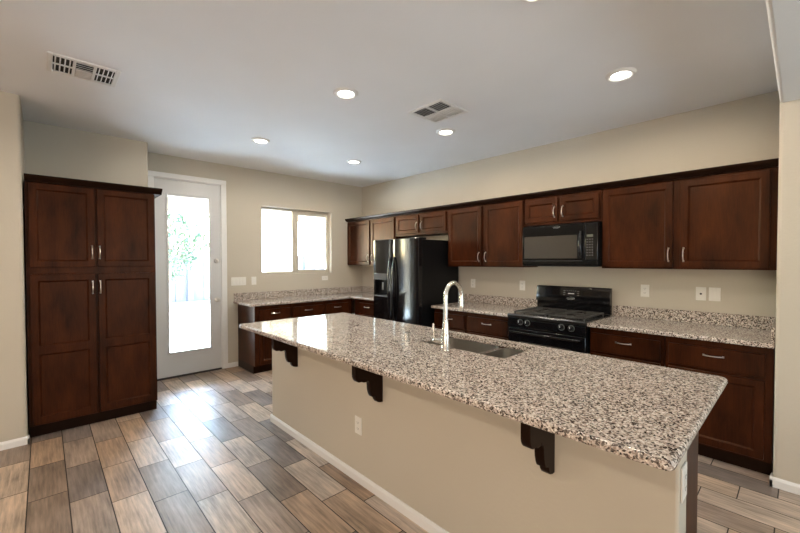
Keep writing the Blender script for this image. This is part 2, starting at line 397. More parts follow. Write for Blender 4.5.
# ------------------------------------------------------------------ cabinets
def front_mesh(b, x0, x1, z0, z1, yb, t, stile=.058, panels=None, rec=.012, bw=.013, ch=.003):
    """a framed door (or, without panels, a slab drawer front); back at yb, face at yb - t"""
    yf = yb - t; V = lambda x, y, z: b.m.verts.new((x, y, z))
    def ring(a, y): return [V(a[0], y, a[2]), V(a[1], y, a[2]), V(a[1], y, a[3]), V(a[0], y, a[3])]
    R0 = ring((x0, x1, z0, z1), yb); R1 = ring((x0, x1, z0, z1), yf + ch); o = (x0 + ch, x1 - ch, z0 + ch, z1 - ch); R2 = ring(o, yf)
    fs = []
    for A, C in ((R0, R1), (R1, R2)):
        for i in range(4): fs.append(b.m.faces.new((A[i], A[(i + 1) % 4], C[(i + 1) % 4], C[i])))
    fs.append(b.m.faces.new(R0[::-1]))
    def q(xa, xb, za, zb):
        if xb - xa > 1e-6 and zb - za > 1e-6: fs.append(b.m.faces.new((V(xa, yf, za), V(xb, yf, za), V(xb, yf, zb), V(xa, yf, zb))))
    if not panels: fs.append(b.m.faces.new(R2))
    else:
        xa, xb = x0 + stile, x1 - stile
        q(o[0], xa, o[2], o[3]); q(xb, o[1], o[2], o[3]); zc = o[2]
        for (pa, pb) in panels:
            q(xa, xb, zc, pa); zc = pb
            A = ring((xa, xb, pa, pb), yf)
            for u, v_ in ((.06, .02), (.14, .10), (.80, .80), (.92, .95), (1., 1.)):
                C = ring((xa + bw * u, xb - bw * u, pa + bw * u, pb - bw * u), yf + rec * v_)
                for i in range(4): fs.append(b.m.faces.new((A[i], A[(i + 1) % 4], C[(i + 1) % 4], C[i])))
                A = C
            fs.append(b.m.faces.new(C))
        q(xa, xb, zc, o[3])
    bmesh.ops.remove_doubles(b.m, verts=b.m.verts, dist=1e-6)
    bmesh.ops.recalc_face_normals(b.m, faces=list(b.m.faces))
    # an open shell: make the face normals point to -y
    for f in b.m.faces:
        if abs(f.normal.y) > .9 and f.calc_center_median().y < yb - .001 and f.normal.y > 0: f.normal_flip()
    return b
def pull(b, x, z, yf, L=.105, vertical=True):
    """arched bar pull on a front whose face is at yf"""
    pts = []; r = []
    for i in range(13):
        u = i / 12; s = (u - .5) * L; d = .004 + .026 * math.sin(PI * u) ** .6
        pts.append((x, yf - d, z + s) if vertical else (x + s, yf - d, z)); r.append(.0050 - .0012 * math.sin(PI * u))
    b.tube(pts, r, 8)
    for s in (-1, 1):
        c = (x, yf - .003, z + s * L / 2) if vertical else (x + s * L / 2, yf - .003, z)
        b.box(c[0] - .006, c[0] + .006, yf - .006, yf - .0003, c[2] - .007, c[2] + .007, .002)
    return b
DT = .019
def add_door(root, D, x0, x1, z0, z1, hx, hz, panels=None, stile=.048):
    if panels is None: panels = [(z0 + stile, z1 - stile)]
    d = front_mesh(B(), x0, x1, z0, z1, -D - .001, DT, stile, panels).obj('door', M['wood'], root)
    pull(B(), hx, hz, -D - .001 - DT).obj('handle', M['nickel'], d); return d
def add_drawer(root, D, x0, x1, z0, z1):
    d = front_mesh(B(), x0, x1, z0, z1, -D - .001, DT).obj('drawer', M['wood'], root)
    pull(B(), (x0 + x1) / 2, (z0 + z1) / 2 + .022, -D - .001 - DT, .11, False).obj('handle', M['nickel'], d); return d
def carcass(root, W, D, z0, z1, toe=0., gap=.002, openings=(), open_top=False):
    b = B(); t = .018
    b.box(gap, W - gap, -D, -.003, z0 + toe, z1) if not open_top else (
        b.box(gap, t, -D, -.003, z0 + toe, z1).box(W - t, W - gap, -D, -.003, z0 + toe, z1).box(t, W - t, -D, -.003, z0 + toe, z0 + toe + t).box(t, W - t, -t - .003, -.003, z0 + toe + t, z1).box(t, W - t, -D, -D + .006, z0 + toe + t, z1))
    o = b.obj('body', M['wood'], root)
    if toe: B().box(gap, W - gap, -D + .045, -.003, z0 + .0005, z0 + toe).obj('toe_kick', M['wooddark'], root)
    return o

# pantry, facing +x; its frame's x runs along +y of the room, -y is the way it faces
PY = -4.243; PX = .427; PD = 1.060 - PX
pan = thing('pantry_cabinet', 'tall dark wooden four-door pantry cabinet in the niche left of the back door', 'cabinet', (PX, PY, 0), PI / 2)
PW = .902
carcass(pan, PW, PD, 0, 2.115, .10)
m0 = PY
def py(y): return y - PY
for (a, c, hx) in ((-4.222, -3.801, -3.823), (-3.785, -3.352, -3.770)):
    add_door(pan, PD, py(a), py(c), 1.412, 2.103, py(hx), 1.540)
    add_door(pan, PD, py(a), py(c), .108, 1.352, py(hx), 1.232, [(.168, .690), (.760, 1.300)])
b = B(); pr = [(0, 2.108), (-PD - .022, 2.108), (-PD - .026, 2.120), (-PD - .046, 2.135), (-PD - .060, 2.150), (-PD - .062, 2.162), (0, 2.162)]
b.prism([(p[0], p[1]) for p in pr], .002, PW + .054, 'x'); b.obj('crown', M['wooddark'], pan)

# wall cabinets over the range wall
UD = .316
def upper(label, X0, X1, Z0, doors, zd0, zd1=2.108, group='wall cabinets along the range wall'):
    r = thing('wall_cabinet', label, 'cabinet', (X0, 0, Z0), 0, group)
    carcass(r, X1 - X0, UD, 0, 2.125 - Z0)
    for (a, c, hx) in doors: add_door(r, UD, a - X0, c - X0, zd0 - Z0, zd1 - Z0, hx - X0, zd0 - Z0 + (.105 if zd1 - zd0 > .4 else .095), stile=.048 if zd1 - zd0 > .4 else .046)
    return r
upper('dark wooden two-door wall cabinet in the far corner left of the refrigerator', 0.004, 1.232, 1.387, [(.022, .614, .588), (.655, 1.203, .681)], 1.400)
upper('short two-door wall cabinet above the black refrigerator', 1.234, 2.222, 1.822, [(1.252, 1.704, 1.678), (1.748, 2.200, 1.774)], 1.850, 2.102)
upper('two-door cherry wall cabinet between the refrigerator and the microwave', 2.224, 3.294, 1.387, [(2.242, 2.746, 2.720), (2.786, 3.286, 2.812)], 1.402)
upper('short two-door wall cabinet directly above the microwave', 3.296, 4.080, 1.834, [(3.308, 3.664, 3.636), (3.692, 4.060, 3.720)], 1.862, 2.096)
upper('two-door cherry wall cabinet at the right end of the range wall', 4.082, 5.258, 1.387, [(4.094, 4.634, 4.608), (4.684, 5.212, 4.710)], 1.402)
b = B(); pr = [(-.002, 2.127), (-UD - .022, 2.127), (-UD - .026, 2.134), (-UD - .044, 2.146), (-UD - .056, 2.160), (-UD - .058, 2.176), (-.002, 2.176)]
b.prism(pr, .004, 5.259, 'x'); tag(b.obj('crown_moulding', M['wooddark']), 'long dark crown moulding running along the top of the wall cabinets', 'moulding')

# base cabinets
BD = .620
def lower(label, loc, rotz, W, D, units, doors=True, H_=.877, group='base cabinets under the perimeter worktops', open_top=False, drawers=True):
    r = thing('base_cabinet', label, 'cabinet', (*loc, 0), rotz, group)
    carcass(r, W, D, 0, H_, .10, open_top=open_top)
    for (a, c, side) in units:
        if drawers: add_drawer(r, D, a, c, .672, .828)
        zt = .650 if drawers else .822
        add_door(r, D, a, c, .115, zt, (c - .028) if side > 0 else (a + .028), zt - .10)
    return r
lower('base cabinet directly right of the range', (4.094, 0), 0, .556, BD, [(.012, .528, 1)])
lower('base cabinet at the right end of the range wall, by the wall corner', (4.652, 0), 0, .604, BD, [(.024, .562, -1)])
lower('base cabinet left of the range, next to it', (2.752, 0), 0, .560, BD, [(.026, .530, -1)])
lower('base cabinet with its edge against the right side of the refrigerator', (2.262, 0), 0, .488, BD, [(.010, .466, 1)])
lower('base cabinet in the corner left of the refrigerator', (.612, 0), 0, .668, BD, [(.130, .520, 1)])
BW = .570
lower('base cabinet at the open end of the back wall run, near the door', (0, -2.180), PI / 2, .520, BW, [(.062, .492, 1)])
lower('middle base cabinet under the window on the back wall', (0, -1.658), PI / 2, .500, BW, [(.018, .480, 1)])
lower('base cabinet under the right half of the window, toward the corner', (0, -1.156), PI / 2, .520, BW, [(.028, .440, -1)])

# ------------------------------------------------------------------ worktops
def slab(name, pts, z0=.880, z1=.914, bev=.011, parent=None):
    return B().prism(pts, z0, z1, 'z', bev, 4).obj(name, M['granite'], parent)
def rounded(pts, radii, n=6):
    out = []; k = len(pts)
    for i, p in enumerate(pts):
        r = radii[i] if i < len(radii) else 0
        p = Vector(p); a = Vector(pts[i - 1]); c = Vector(pts[(i + 1) % k])
        if r == 0: out.append(tuple(p)); continue
        u = (a - p).normalized(); v = (c - p).normalized(); ct = p + (u + v) * r
        for j in range(n + 1):
            th = j / n * PI / 2; q = ct - v * r * math.cos(th) - u * r * math.sin(th); out.append(tuple(q))
    return out
t = thing('worktop', 'L-shaped speckled granite worktop in the corner under the window', 'worktop', (0, 0, .880))
def lsl(pts, z0, z1, bev, name):
    return B().prism(pts, z0, z1, 'z', bev, 4).obj(name, M['granite'], t)
lsl([(.002, -2.240), (.607, -2.240), (.607, -.680), (1.290, -.680), (1.290, -.002), (.002, -.002)], 0, .034, .010, 'counter_slab')
b = B(); b.box(.002, .022, -2.232, -.002, .0345, .137, .004, 2).box(.0225, 1.290, -.022, -.002, .0345, .137, .004, 2); b.obj('backsplash', M['granite'], t)
t = thing('worktop', 'short granite worktop between the refrigerator and the range', 'worktop', (2.258, 0, .880))
B().prism([(0, -.680), (1.056, -.680), (1.056, -.002), (0, -.002)], 0, .034, 'z', .010, 4).obj('counter_slab', M['granite'], t)
B().box(0, 1.056, -.022, -.002, .0345, .137, .004, 2).obj('backsplash', M['granite'], t)
t = thing('worktop', 'granite worktop right of the range, ending at the wall corner', 'worktop', (4.092, 0, .880))
B().prism([(0, -.680), (1.167, -.680), (1.167, -.002), (0, -.002)], 0, .034, 'z', .010, 4).obj('counter_slab', M['granite'], t)
b = B(); b.box(0, 1.167, -.022, -.002, .0345, .137, .004, 2).box(1.147, 1.167, -.660, -.0225, .0345, .137, .004, 2); b.obj('backsplash', M['granite'], t)

# ------------------------------------------------------------------ island
IX0, IX1, IY0, IY1 = 2.022, 5.147, -2.914, -1.817
BX0, BX1, BY = 2.080, 5.112, -2.640
iw = thing('island_half_wall', 'beige painted half wall carrying the seating side of the island', 'half wall', (BX0, BY, 0))
B().box(0, BX1 - BX0, 0, .12, .0005, .878, .012, 3, vert_edge).obj('panel', M['wall'], iw)
b = B(); base_strip(b, (-.014, 0), (BX1 - BX0 + .014, 0), (0, -1)); base_strip(b, (BX1 - BX0, -.014), (BX1 - BX0, .12), (1, 0)); base_strip(b, (0, .12), (0, -.014), (-1, 0)); b.obj('baseboard', M['trim'], iw)
IC = -1.862 + 0.0
ID = (IC - DT - .001) - (BY + .122)
# cabinets on the kitchen side face +y: rotated half a turn about their back right corner
for (xr, W_, lab, units, ot, dr) in ((5.050, .776, 'island base cabinet at the end nearest the camera, dark end panel showing', [(.02, .38, 1), (.40, .756, -1)], False, True),
                             (4.272, .784, 'island sink base cabinet under the double sink', [(.02, .382, 1), (.402, .764, -1)], True, False),
                             (3.486, .70, 'island base cabinet left of the sink base', [(.02, .34, 1), (.36, .68, -1)], False, True),
                             (2.784, .69, 'island base cabinet at the end nearest the back door', [(.02, .335, 1), (.355, .67, -1)], False, True)):
    lower(lab, (xr, BY + .122), PI, W_, ID, units, group='base cabinets on the kitchen side of the island', open_top=ot, drawers=dr)

top = B().prism(rounded([(IX0, IY0), (IX1, IY0), (IX1, IY1), (IX0, IY1)], [.03] * 4), .880, .914, 'z', .013, 5).obj('island_worktop', M['granite'])
tag(top, 'large speckled granite island worktop with a double sink cut into it', 'worktop')
SX0, SX1, SY0, SY1 = 3.545, 4.245, -2.285, -1.898
cut = B().prism(rounded([(SX0, SY0), (SX1, SY0), (SX1, SY1), (SX0, SY1)], [.03] * 4), .86, .95).obj('cutter', None)
boolean_cut(top, cut)

def bowl(b, x0, x1, y0, y1, zt, zb, r=.05):
    o = rounded([(x0, y0), (x1, y0), (x1, y1), (x0, y1)], [r] * 4, 5); n = len(o)
    cxy = Vector(((x0 + x1) / 2, (y0 + y1) / 2))
    def lay(ins, z):
        out = []
        for p in o:
            d = Vector(p) - cxy; f = Vector((1 - ins / ((x1 - x0) / 2), 1 - ins / ((y1 - y0) / 2))); out.append(b.m.verts.new((cxy.x + d.x * f.x, cxy.y + d.y * f.y, z)))
        return out
    L = [lay(-.009, zt), lay(0, zt), lay(.006, zb + .03), lay(.014, zb + .010), lay(.035, zb), lay(.12, zb - .004)]
    # outside skin
    L2 = [lay(-.009, zt), lay(-.003, zt - .004), lay(.003, zb + .03), lay(.012, zb + .004), lay(.035, zb - .004)]
    for LL in (L, L2):
        for A, C in zip(LL, LL[1:]):
            for i in range(n): b.m.faces.new((A[i], A[(i + 1) % n], C[(i + 1) % n], C[i]))
    b.m.faces.new(L[-1]); b.m.faces.new(L2[-1][::-1])
    bmesh.ops.remove_doubles(b.m, verts=b.m.verts, dist=1e-6); bmesh.ops.recalc_face_normals(b.m, faces=b.m.faces)
    return b
sk = thing('kitchen_sink', 'stainless steel undermount double-bowl sink set into the island worktop', 'sink', ((SX0 + SX1) / 2, (SY0 + SY1) / 2, .66))
ox, oy, oz = sk.location
for (a, c) in ((SX0, 3.985), (4.020, SX1)):
    bw_ = bowl(B(), a - ox, c - ox, SY0 - oy, SY1 - oy, .876 - oz, .685 - oz).obj('bowl', M['steel'], sk)
    B().lathe([(0, .003), (.020, .003), (.030, .005), (.043, .004), (.045, .0005), (0, .0005)], ((a + c) / 2 - ox, (SY0 + SY1) / 2 - oy, .682 - oz), 24).obj('drain', M['chrome'], bw_)
B().box(3.9865 - ox, 4.0185 - ox, SY0 - oy + .012, SY1 - oy - .012, .850 - oz, .8755 - oz, .004, 2).obj('divider', M['chrome'], sk)

fx, fy = 3.886, -2.352
fa = thing('faucet', 'brushed nickel gooseneck faucet standing at the island sink', 'faucet', (fx, fy, .9145))
B().lathe([(0, 0), (.029, 0), (.029, .006), (.0255, .012), (.0245, .10), (.019, .150), (.0145, .185), (0, .185)], n=24).obj('base', M['chrome'], fa)
pts = [(0, 0, .17), (0, 0, .24), (0, 0, .31)]; rr = [.0135] * 3
for i in range(1, 17):
    a = PI * i / 16; pts.append((0.0, .077 - .077 * math.cos(a), .325 + .082 * math.sin(a))); rr.append(.0132)
B().tube(pts, rr, 14).obj('spout', M['chrome'], fa)
B().lathe([(0, .326), (.0145, .326), (.0165, .30), (.0185, .26), (.0185, .228), (.015, .222), (0, .222)], (0.0, .154, 0), 20).obj('spray_head', M['chrome'], fa)
hd = B().tube([(-.015, 0, .048), (-.055, 0, .046), (-.088, 0, .046), (-.100, 0, .046)], [.016, .0165, .0165, .010], 16).obj('handle_hub', M['chrome'], fa)
B().tube([(-.092, 0, .050), (-.094, -.002, .085), (-.097, -.004, .125), (-.097, -.004, .150)], [.0085, .0075, .0085, .006], 12).obj('lever', M['chrome'], fa)
ag = thing('air_gap', 'small brushed metal air gap cap on the island, left of the sink', 'air gap', (3.535, -2.345, .9145))
B().lathe([(0, 0), (.026, 0), (.026, .005), (.0205, .008), (.0205, .030)], n=20).obj('base', M['chrome'], ag)
B().lathe([(0, .060), (.015, .060), (.0205, .055), (.0205, .0305), (0, .0305)], n=20).obj('cap', M['chrome'], ag)

# corbels
prof = [(0, .878), (-.205, .878), (-.205, .800)]
for i in range(1, 9):
    a = PI / 2 * i / 8; prof.append((-.205 + .03 * (1 - math.cos(a)) , .80 - .045 * math.sin(a)))
for i in range(0, 9):
    a = PI * i / 8; prof.append((-.155 + .02 * (1 - math.cos(a)) * 1.0, .755 - .008 * math.sin(a)))
for i in range(1, 9):
    a = PI / 2 * i / 8; prof.append((-.115 + .018 * math.sin(a), .750 - .035 * (1 - math.cos(a))))
prof += [(-.095, .690), (-.088, .664)]
for i in range(1, 7):
    a = PI / 2 * i / 6; prof.append((-.088 + .035 * math.sin(a), .648 - .012 * (1 - math.cos(a)) ))
prof += [(-.050, .622), (-.038, .606), (-.018, .600), (0, .600)]
for k, (x, lab) in enumerate(((2.573, 'dark wooden scroll corbel under the far end of the island worktop'), (3.633, 'dark wooden scroll corbel under the island worktop above the wall outlet, middle of three'), (4.700, 'dark wooden scroll corbel under the island worktop nearest the camera'))):
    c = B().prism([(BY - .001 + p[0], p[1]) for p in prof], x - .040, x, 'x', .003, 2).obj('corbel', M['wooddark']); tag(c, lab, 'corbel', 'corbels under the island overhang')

# ------------------------------------------------------------------ refrigerator
fr = thing('refrigerator', 'gloss black side-by-side refrigerator with ice dispenser', 'refrigerator', (1.325, -.05, 0))
FW = .865; fyb = -.715
B().box(.004, FW - .004, fyb, 0, .02, 1.725, .006, 2).obj('body', M['blacks'], fr)
fsp = .405
def curved_door(x0, x1, z0, z1, hole=None):
    """door with a softly rounded front; hole = (x0,x1,z0,z1) cut out of its face for the dispenser"""
    b = B(); n = 12; yb = fyb - .004
    def yf(x): u = (x - x0) / (x1 - x0) * 2 - 1; return yb - .062 - .005 * (1 - u * u) + (.012 * max(0, (abs(u) - .93) / .07) ** 2)
    xs = sorted(set([x0 + (x1 - x0) * i / n for i in range(n + 1)] + [x0 + .006, x1 - .006] + ([hole[0], hole[1]] if hole else [])))
    zs = sorted(set([z0, z0 + .008, z1 - .008, z1] + ([hole[2], hole[3]] if hole else [])))
    g = {}
    for i, x in enumerate(xs):
        for j, z in enumerate(zs):
            e = .006 if j in (0, len(zs) - 1) else 0
            g[i, j] = b.m.verts.new((x, yf(x) + e, z))
    for i in range(len(xs) - 1):
        for j in range(len(zs) - 1):
            if hole and hole[0] - 1e-6 <= xs[i] < hole[1] - 1e-6 and hole[2] - 1e-6 <= zs[j] < hole[3] - 1e-6: continue
            b.m.faces.new((g[i, j], g[i + 1, j], g[i + 1, j + 1], g[i, j + 1]))
    nx, nz = len(xs) - 1, len(zs) - 1
    bk = {(i, j): b.m.verts.new((xs[i], yb, zs[j])) for i in range(nx + 1) for j in range(nz + 1) if i in (0, nx) or j in (0, nz)}
    for i in range(nx):
        for j, fl in ((0, 1), (nz, 0)):
            q = [g[i, j], g[i + 1, j], bk[i + 1, j], bk[i, j]]; b.m.faces.new(q[::-1] if fl else q)
    for j in range(nz):
        for i, fl in ((0, 0), (nx, 1)):
            q = [g[i, j], g[i, j + 1], bk[i, j + 1], bk[i, j]]; b.m.faces.new(q[::-1] if fl else q)
    bmesh.ops.recalc_face_normals(b.m, faces=b.m.faces)
    return b, yf
hole = (.045, .300, 1.000, 1.205)
bz, yfd = curved_door(0, fsp - .003, .075, 1.745, hole)
fd = bz.obj('freezer_door', M['black'], fr)
bz, yfd2 = curved_door(fsp + .003, FW, .075, 1.745); rd = bz.obj('refrigerator_door', M['black'], fr)
# dispenser
y_f = yfd(.17)
b = B(); hx0, hx1, hz0, hz1 = hole; yi = y_f + .055
b.quad((hx0, y_f + .002, hz0), (hx0, yi, hz0 + .01), (hx0, yi, hz1), (hx0, y_f + .002, hz1)).quad((hx1, y_f + .002, hz0), (hx1, yi, hz0 + .01), (hx1, yi, hz1), (hx1, y_f + .002, hz1))
b.quad((hx0, yi, hz0 + .01), (hx1, yi, hz0 + .01), (hx1, yi, hz1), (hx0, yi, hz1)).quad((hx0, y_f + .002, hz1), (hx1, y_f + .002, hz1), (hx1, yi, hz1), (hx0, yi, hz1)).quad((hx0, y_f + .002, hz0), (hx1, y_f + .002, hz0), (hx1, yi, hz0 + .01), (hx0, yi, hz0 + .01))
dsp = b.obj('dispenser_recess', M['blacks'], fd)
B().box(hx0 - .012, hx1 + .012, y_f - .012, y_f + .006, hz1, hz1 + .088, .006, 3).obj('dispenser_panel', mat('dispenser_grey', (.07, .07, .075), .2), fd)
B().box(hx0 - .006, hx1 + .006, y_f - .014, y_f + .004, hz0 - .016, hz0, .004, 2).obj('dispenser_tray', M['greymark'], fd)
B().box(.155, .19, yi - .028, yi - .018, hz0 + .07, hz0 + .17, .004).obj('dispenser_paddle', M['greymark'], fd)
for hx_, par in ((fsp - .038, fd), (fsp + .040, rd)):
    pts = []; r_ = []
    yh = yfd(fsp - .04) if hx_ < fsp else yfd2(fsp + .04)
    for i in range(21):
        u = i / 20; pts.append((hx_, yh + .006 - .055 * math.sin(PI * u) ** .45, .68 + u * .84)); r_.append(.010 + .007 * math.sin(PI * u))
    B().tube(pts, r_, 12).obj('handle', M['black'], par)
B().box(.01, FW - .01, fyb - .035, fyb - .001, .012, .070).obj('base_grille', M['blacks'], fr)
for hx_ in (.05, FW - .05): B().box(hx_ - .035, hx_ + .035, fyb - .05, fyb + .06, 1.7265 if False else 1.7255, 1.742 + .012, .006, 2).obj('hinge_cover', M['blacks'], fr) if False else None
for hx_ in (.055, FW - .055): B().box(hx_ - .04, hx_ + .04, fyb - .002 + .004, fyb + .09, 1.7255, 1.752, .006, 2).obj('hinge_cover', M['blacks'], fr)
for hx_ in (.06, FW - .06): B().lathe([(0, 0.0005), (.022, 0.0005), (.022, .02), (0, .02)], (hx_, -.62, 0), 12).obj('foot', M['blacks'], fr)

# ------------------------------------------------------------------ range
RX0 = 3.322; RW = .764
rg = thing('gas_range', 'black freestanding gas range with backguard, between the worktops', 'range', (RX0, -.03, 0))
def ryy(y): return y + .03
ry1 = ryy(-.655)
B().box(.002, RW - .002, ry1, -.005, .02, .880).obj('body', M['blacks'], rg)
# cooktop with a rounded front lip
b = B(); b.prism([(-.045, .880), (ry1 - .035, .880), (ry1 - .046, .890), (ry1 - .046, .912), (ry1 - .036, .924), (ry1 - .015, .924), (ry1 - .006, .918), (-.10, .918), (-.09, .924), (-.045, .924)], .0, RW, 'x', .0); b.obj('cooktop', M['cooktop'], rg)
b = B(); b.prism([(ry1 - .001, .790), (ry1 - .030, .790), (ry1 - .040, .800), (ry1 - .040, .872), (ry1 - .034, .879), (ry1 - .001, .879)], .003, RW - .003, 'x'); cp = b.obj('control_panel', M['black'], rg)
for x in (3.461, 3.536, 3.871, 3.961):
    k = B().lathe([(0, -.001), (.023, -.001), (.023, -.008), (.019, -.012), (.0175, -.030), (.014, -.034), (0, -.034)], (x - RX0, ry1 - .040, .850), 20, 'y').obj('knob', M['blacks'], cp)
    B().box(x - RX0 - .003, x - RX0 + .003, ry1 - .0785, ry1 - .0745, .850 - .001, .850 + .019).obj('pointer', M['mark'], k)
    B().lathe([(.0305, -.0012), (.0305, -.002), (.0275, -.002), (.0275, -.0012)], (x - RX0, ry1 - .0395, .850), 24, 'y').obj('dial_ring', M['greymark'], cp)
od = B().box(.004, RW - .004, ry1 - .036, ry1 - .001, .235, .784, .008, 3).obj('oven_door', M['black'], rg)
B().box(.13, RW - .13, ry1 - .0385, ry1 - .0365, .36, .66).obj('oven_window', M['mwglass'], od)
b = B(); b.tube([(.05, ry1 - .030, .750), (.05, ry1 - .066, .752), (.062, ry1 - .078, .752), (RW / 2, ry1 - .084, .752), (RW - .062, ry1 - .078, .752), (RW - .05, ry1 - .066, .752), (RW - .05, ry1 - .030, .750)], .0125, 12); b.obj('handle', M['black'], od)
B().box(.004, RW - .004, ry1 - .034, ry1 - .001, .045, .228, .008, 3).obj('storage_drawer', M['blacke'], rg)
# backguard
b = B(); b.prism([(-.003, .918), (-.040, .925), (-.040, 1.010), (-.066, 1.022), (-.070, 1.032), (-.046, 1.176), (-.036, 1.184), (-.003, 1.184)], .0, RW, 'x', .003, 2); bg_ = b.obj('backguard', M['black'], rg)
# marks on the sloped face
def face(x, z): return (x, -.070 + (z - 1.032) * (.024 / .144), z)
def mark(b, x0, x1, z0, z1, e=.0012):
    p = [face(x0, z0), face(x1, z0), face(x1, z1), face(x0, z1)]; f = [(a[0], a[1] - e, a[2]) for a in p]
    b.prism([(0, 0)] * 0, 0, 0) if False else None
    vs = [b.m.verts.new(q) for q in f] + [b.m.verts.new((q[0], q[1] + e * .9, q[2])) for q in f]
    b.m.faces.new(vs[:4]); 
    for i in range(4): b.m.faces.new((vs[i], vs[i + 4], vs[(i + 1) % 4 + 4], vs[(i + 1) % 4]))
cx_ = .385
b = B(); mark(b, cx_ - .055, cx_ + .055, 1.085, 1.155); b.obj('clock_display', M['blacks'], bg_)
b = B(); mark(b, cx_ - .032, cx_ + .032, 1.108, 1.116, .0024)
b.obj('display_digits', M['mark'], bg_)
b = B()
for i in range(3):
    mark(b, cx_ - .082, cx_ - .062, 1.094 + i * .020, 1.102 + i * .020); mark(b, cx_ + .062, cx_ + .082, 1.094 + i * .020, 1.102 + i * .020)
for i in range(5): mark(b, cx_ - .05 + i * .022, cx_ - .037 + i * .022, 1.138, 1.143, .0026)
b.obj('control_marks', M['greymark'], bg_)
# grates and burners
for gx0, gx1 in ((.035, .370), (.394, .729)):
    b = B(); y0, y1 = ry1 + .03, -.125; z = .9435; r = .0065
    for y in (y0, (y0 + y1) / 2, y1): b.box(gx0, gx1, y - r, y + r, z - .008, z + .006, .002)
    for x in (gx0 + r, gx1 - r): b.box(x - r, x + r, y0 - r, y1 + r, z - .008, z + .006, .002)
    for yc_ in (y0 + (y1 - y0) * .25, y0 + (y1 - y0) * .75):
        xm = (gx0 + gx1) / 2
        b.box(gx0, xm - .04, yc_ - r, yc_ + r, z - .008, z + .006, .002).box(xm + .04, gx1, yc_ - r, yc_ + r, z - .008, z + .006, .002)
        b.box(xm - r, xm + r, yc_ + .045, yc_ + (y1 - y0) * .25, z - .008, z + .006, .002).box(xm - r, xm + r, yc_ - (y1 - y0) * .25, yc_ - .045, z - .008, z + .006, .002)
    for x in (gx0 + r, gx1 - r):
        for y in (y0, y1): b.box(x - r, x + r, y - r, y + r, .9185, z)
    b.obj('grate', M['iron'], rg)
    for yc_ in (y0 + (y1 - y0) * .25, y0 + (y1 - y0) * .75):
        B().lathe([(0, .9185), (.046, .9185), (.044, .924), (.032, .927), (.034, .931), (.030, .936), (0, .937)], ((gx0 + gx1) / 2, yc_, 0), 24).obj('burner', M['burner'], rg)
for x in (.05, RW - .05): B().lathe([(0, .0005), (.018, .0005), (.018, .02), (0, .02)], (x, ry1 + .06, 0), 12).obj('foot', M['blacks'], rg)

# ------------------------------------------------------------------ microwave
MX0, MX1, MZ0, MZ1 = 3.318, 4.078, 1.402, 1.822
mw = thing('microwave', 'black over-the-range microwave hung under the short wall cabinet', 'microwave', (MX0, 0, MZ0))
MWW, MWH = MX1 - MX0, MZ1 - MZ0
B().box(.003, MWW - .003, -.372, -.004, .012, MWH - .002).obj('body', M['blacks'], mw)
B().box(.003, MWW - .003, -.397, -.004, 0, .0115, .003).obj('vent_grille', M['blacks'], mw)
md_ = B().box(.002, .640, -.402, -.3725, .062, MWH - .006, .006, 3).obj('door', M['blacke'], mw)
B().box(.024, .572, -.4050, -.4025, .080, .306, .002).obj('window', M['mwglass'], md_)
b = B(); b.tube([(.612, -.400, .082), (.613, -.428, .095), (.614, -.443, .13), (.614, -.449, .21), (.614, -.443, .29), (.613, -.428, .330), (.612, -.400, .343)], [.012, .014, .016, .017, .016, .014, .012], 12); b.obj('handle', M['black'], md_)
cpn = B().box(.643, MWW - .002, -.402, -.3725, .062, MWH - .006, .006, 3).obj('control_panel', M['black'], mw)
B().box(.660, .716, -.4040, -.4025, .280, .303, .001).obj('display', M['lcd'], cpn)
for i in range(7):
    for j in range(3):
        z = .258 - i * .025; x = .657 + j * .024
        B().box(x + .002, x + .012, -.4035, -.4022, z - .004, z + .004).obj('button', M['greymark'], cpn)
B().box(.002, MWW - .002, -.400, -.3725, .014, .059, .005, 2).obj('lower_trim', M['blacke'], mw)
B().box(.01, .62, -.4015, -.4004, .0545, .0565).obj('trim_line', M['greymark'], mw)
# badges
def lettering(text, size, loc, rot, parent, m, name='badge'):
    cu = bpy.data.curves.new('txt', 'FONT'); cu.body = text; cu.size = size; cu.align_x = 'CENTER'; cu.align_y = 'CENTER'; cu.extrude = .0006; cu.shear = .25
    tmp = bpy.data.objects.new('txt', cu); COL.objects.link(tmp); bpy.context.view_layer.update()
    me = bpy.data.meshes.new_from_object(tmp.evaluated_get(bpy.context.evaluated_depsgraph_get())); bpy.data.objects.remove(tmp, do_unlink=True)
    bm = bmesh.new(); bm.from_mesh(me)
    n = 28; ring = []
    for k in range(n + 1):
        a = PI * .85 + 2 * PI * .86 * k / n
        ring.append((Vector((math.cos(a) * size * 2.2 - size * .25, math.sin(a) * size * .72, 0)), .05 * size * (0.4 + math.sin(PI * k / n))))
    for (p, w), (q, v) in zip(ring, ring[1:]):
        d = Vector((0, 1, 0)); vs = [bm.verts.new(p - d * w), bm.verts.new(q - d * v), bm.verts.new(q + d * v), bm.verts.new(p + d * w)]; bm.faces.new(vs)
    bm.to_mesh(me); bm.free(); o = put(name, me, m, parent); o.location = loc; o.rotation_euler = rot; return o
lettering('Whirlpool', .016, (.371, -.4035, .392), (PI / 2, 0, 0), md_, M['mark'])
lettering('Whirlpool', .019, (cx_, face(0, 1.062)[1] - .002, 1.062), (PI / 2 - .165, 0, 0), bg_, M['mark'])

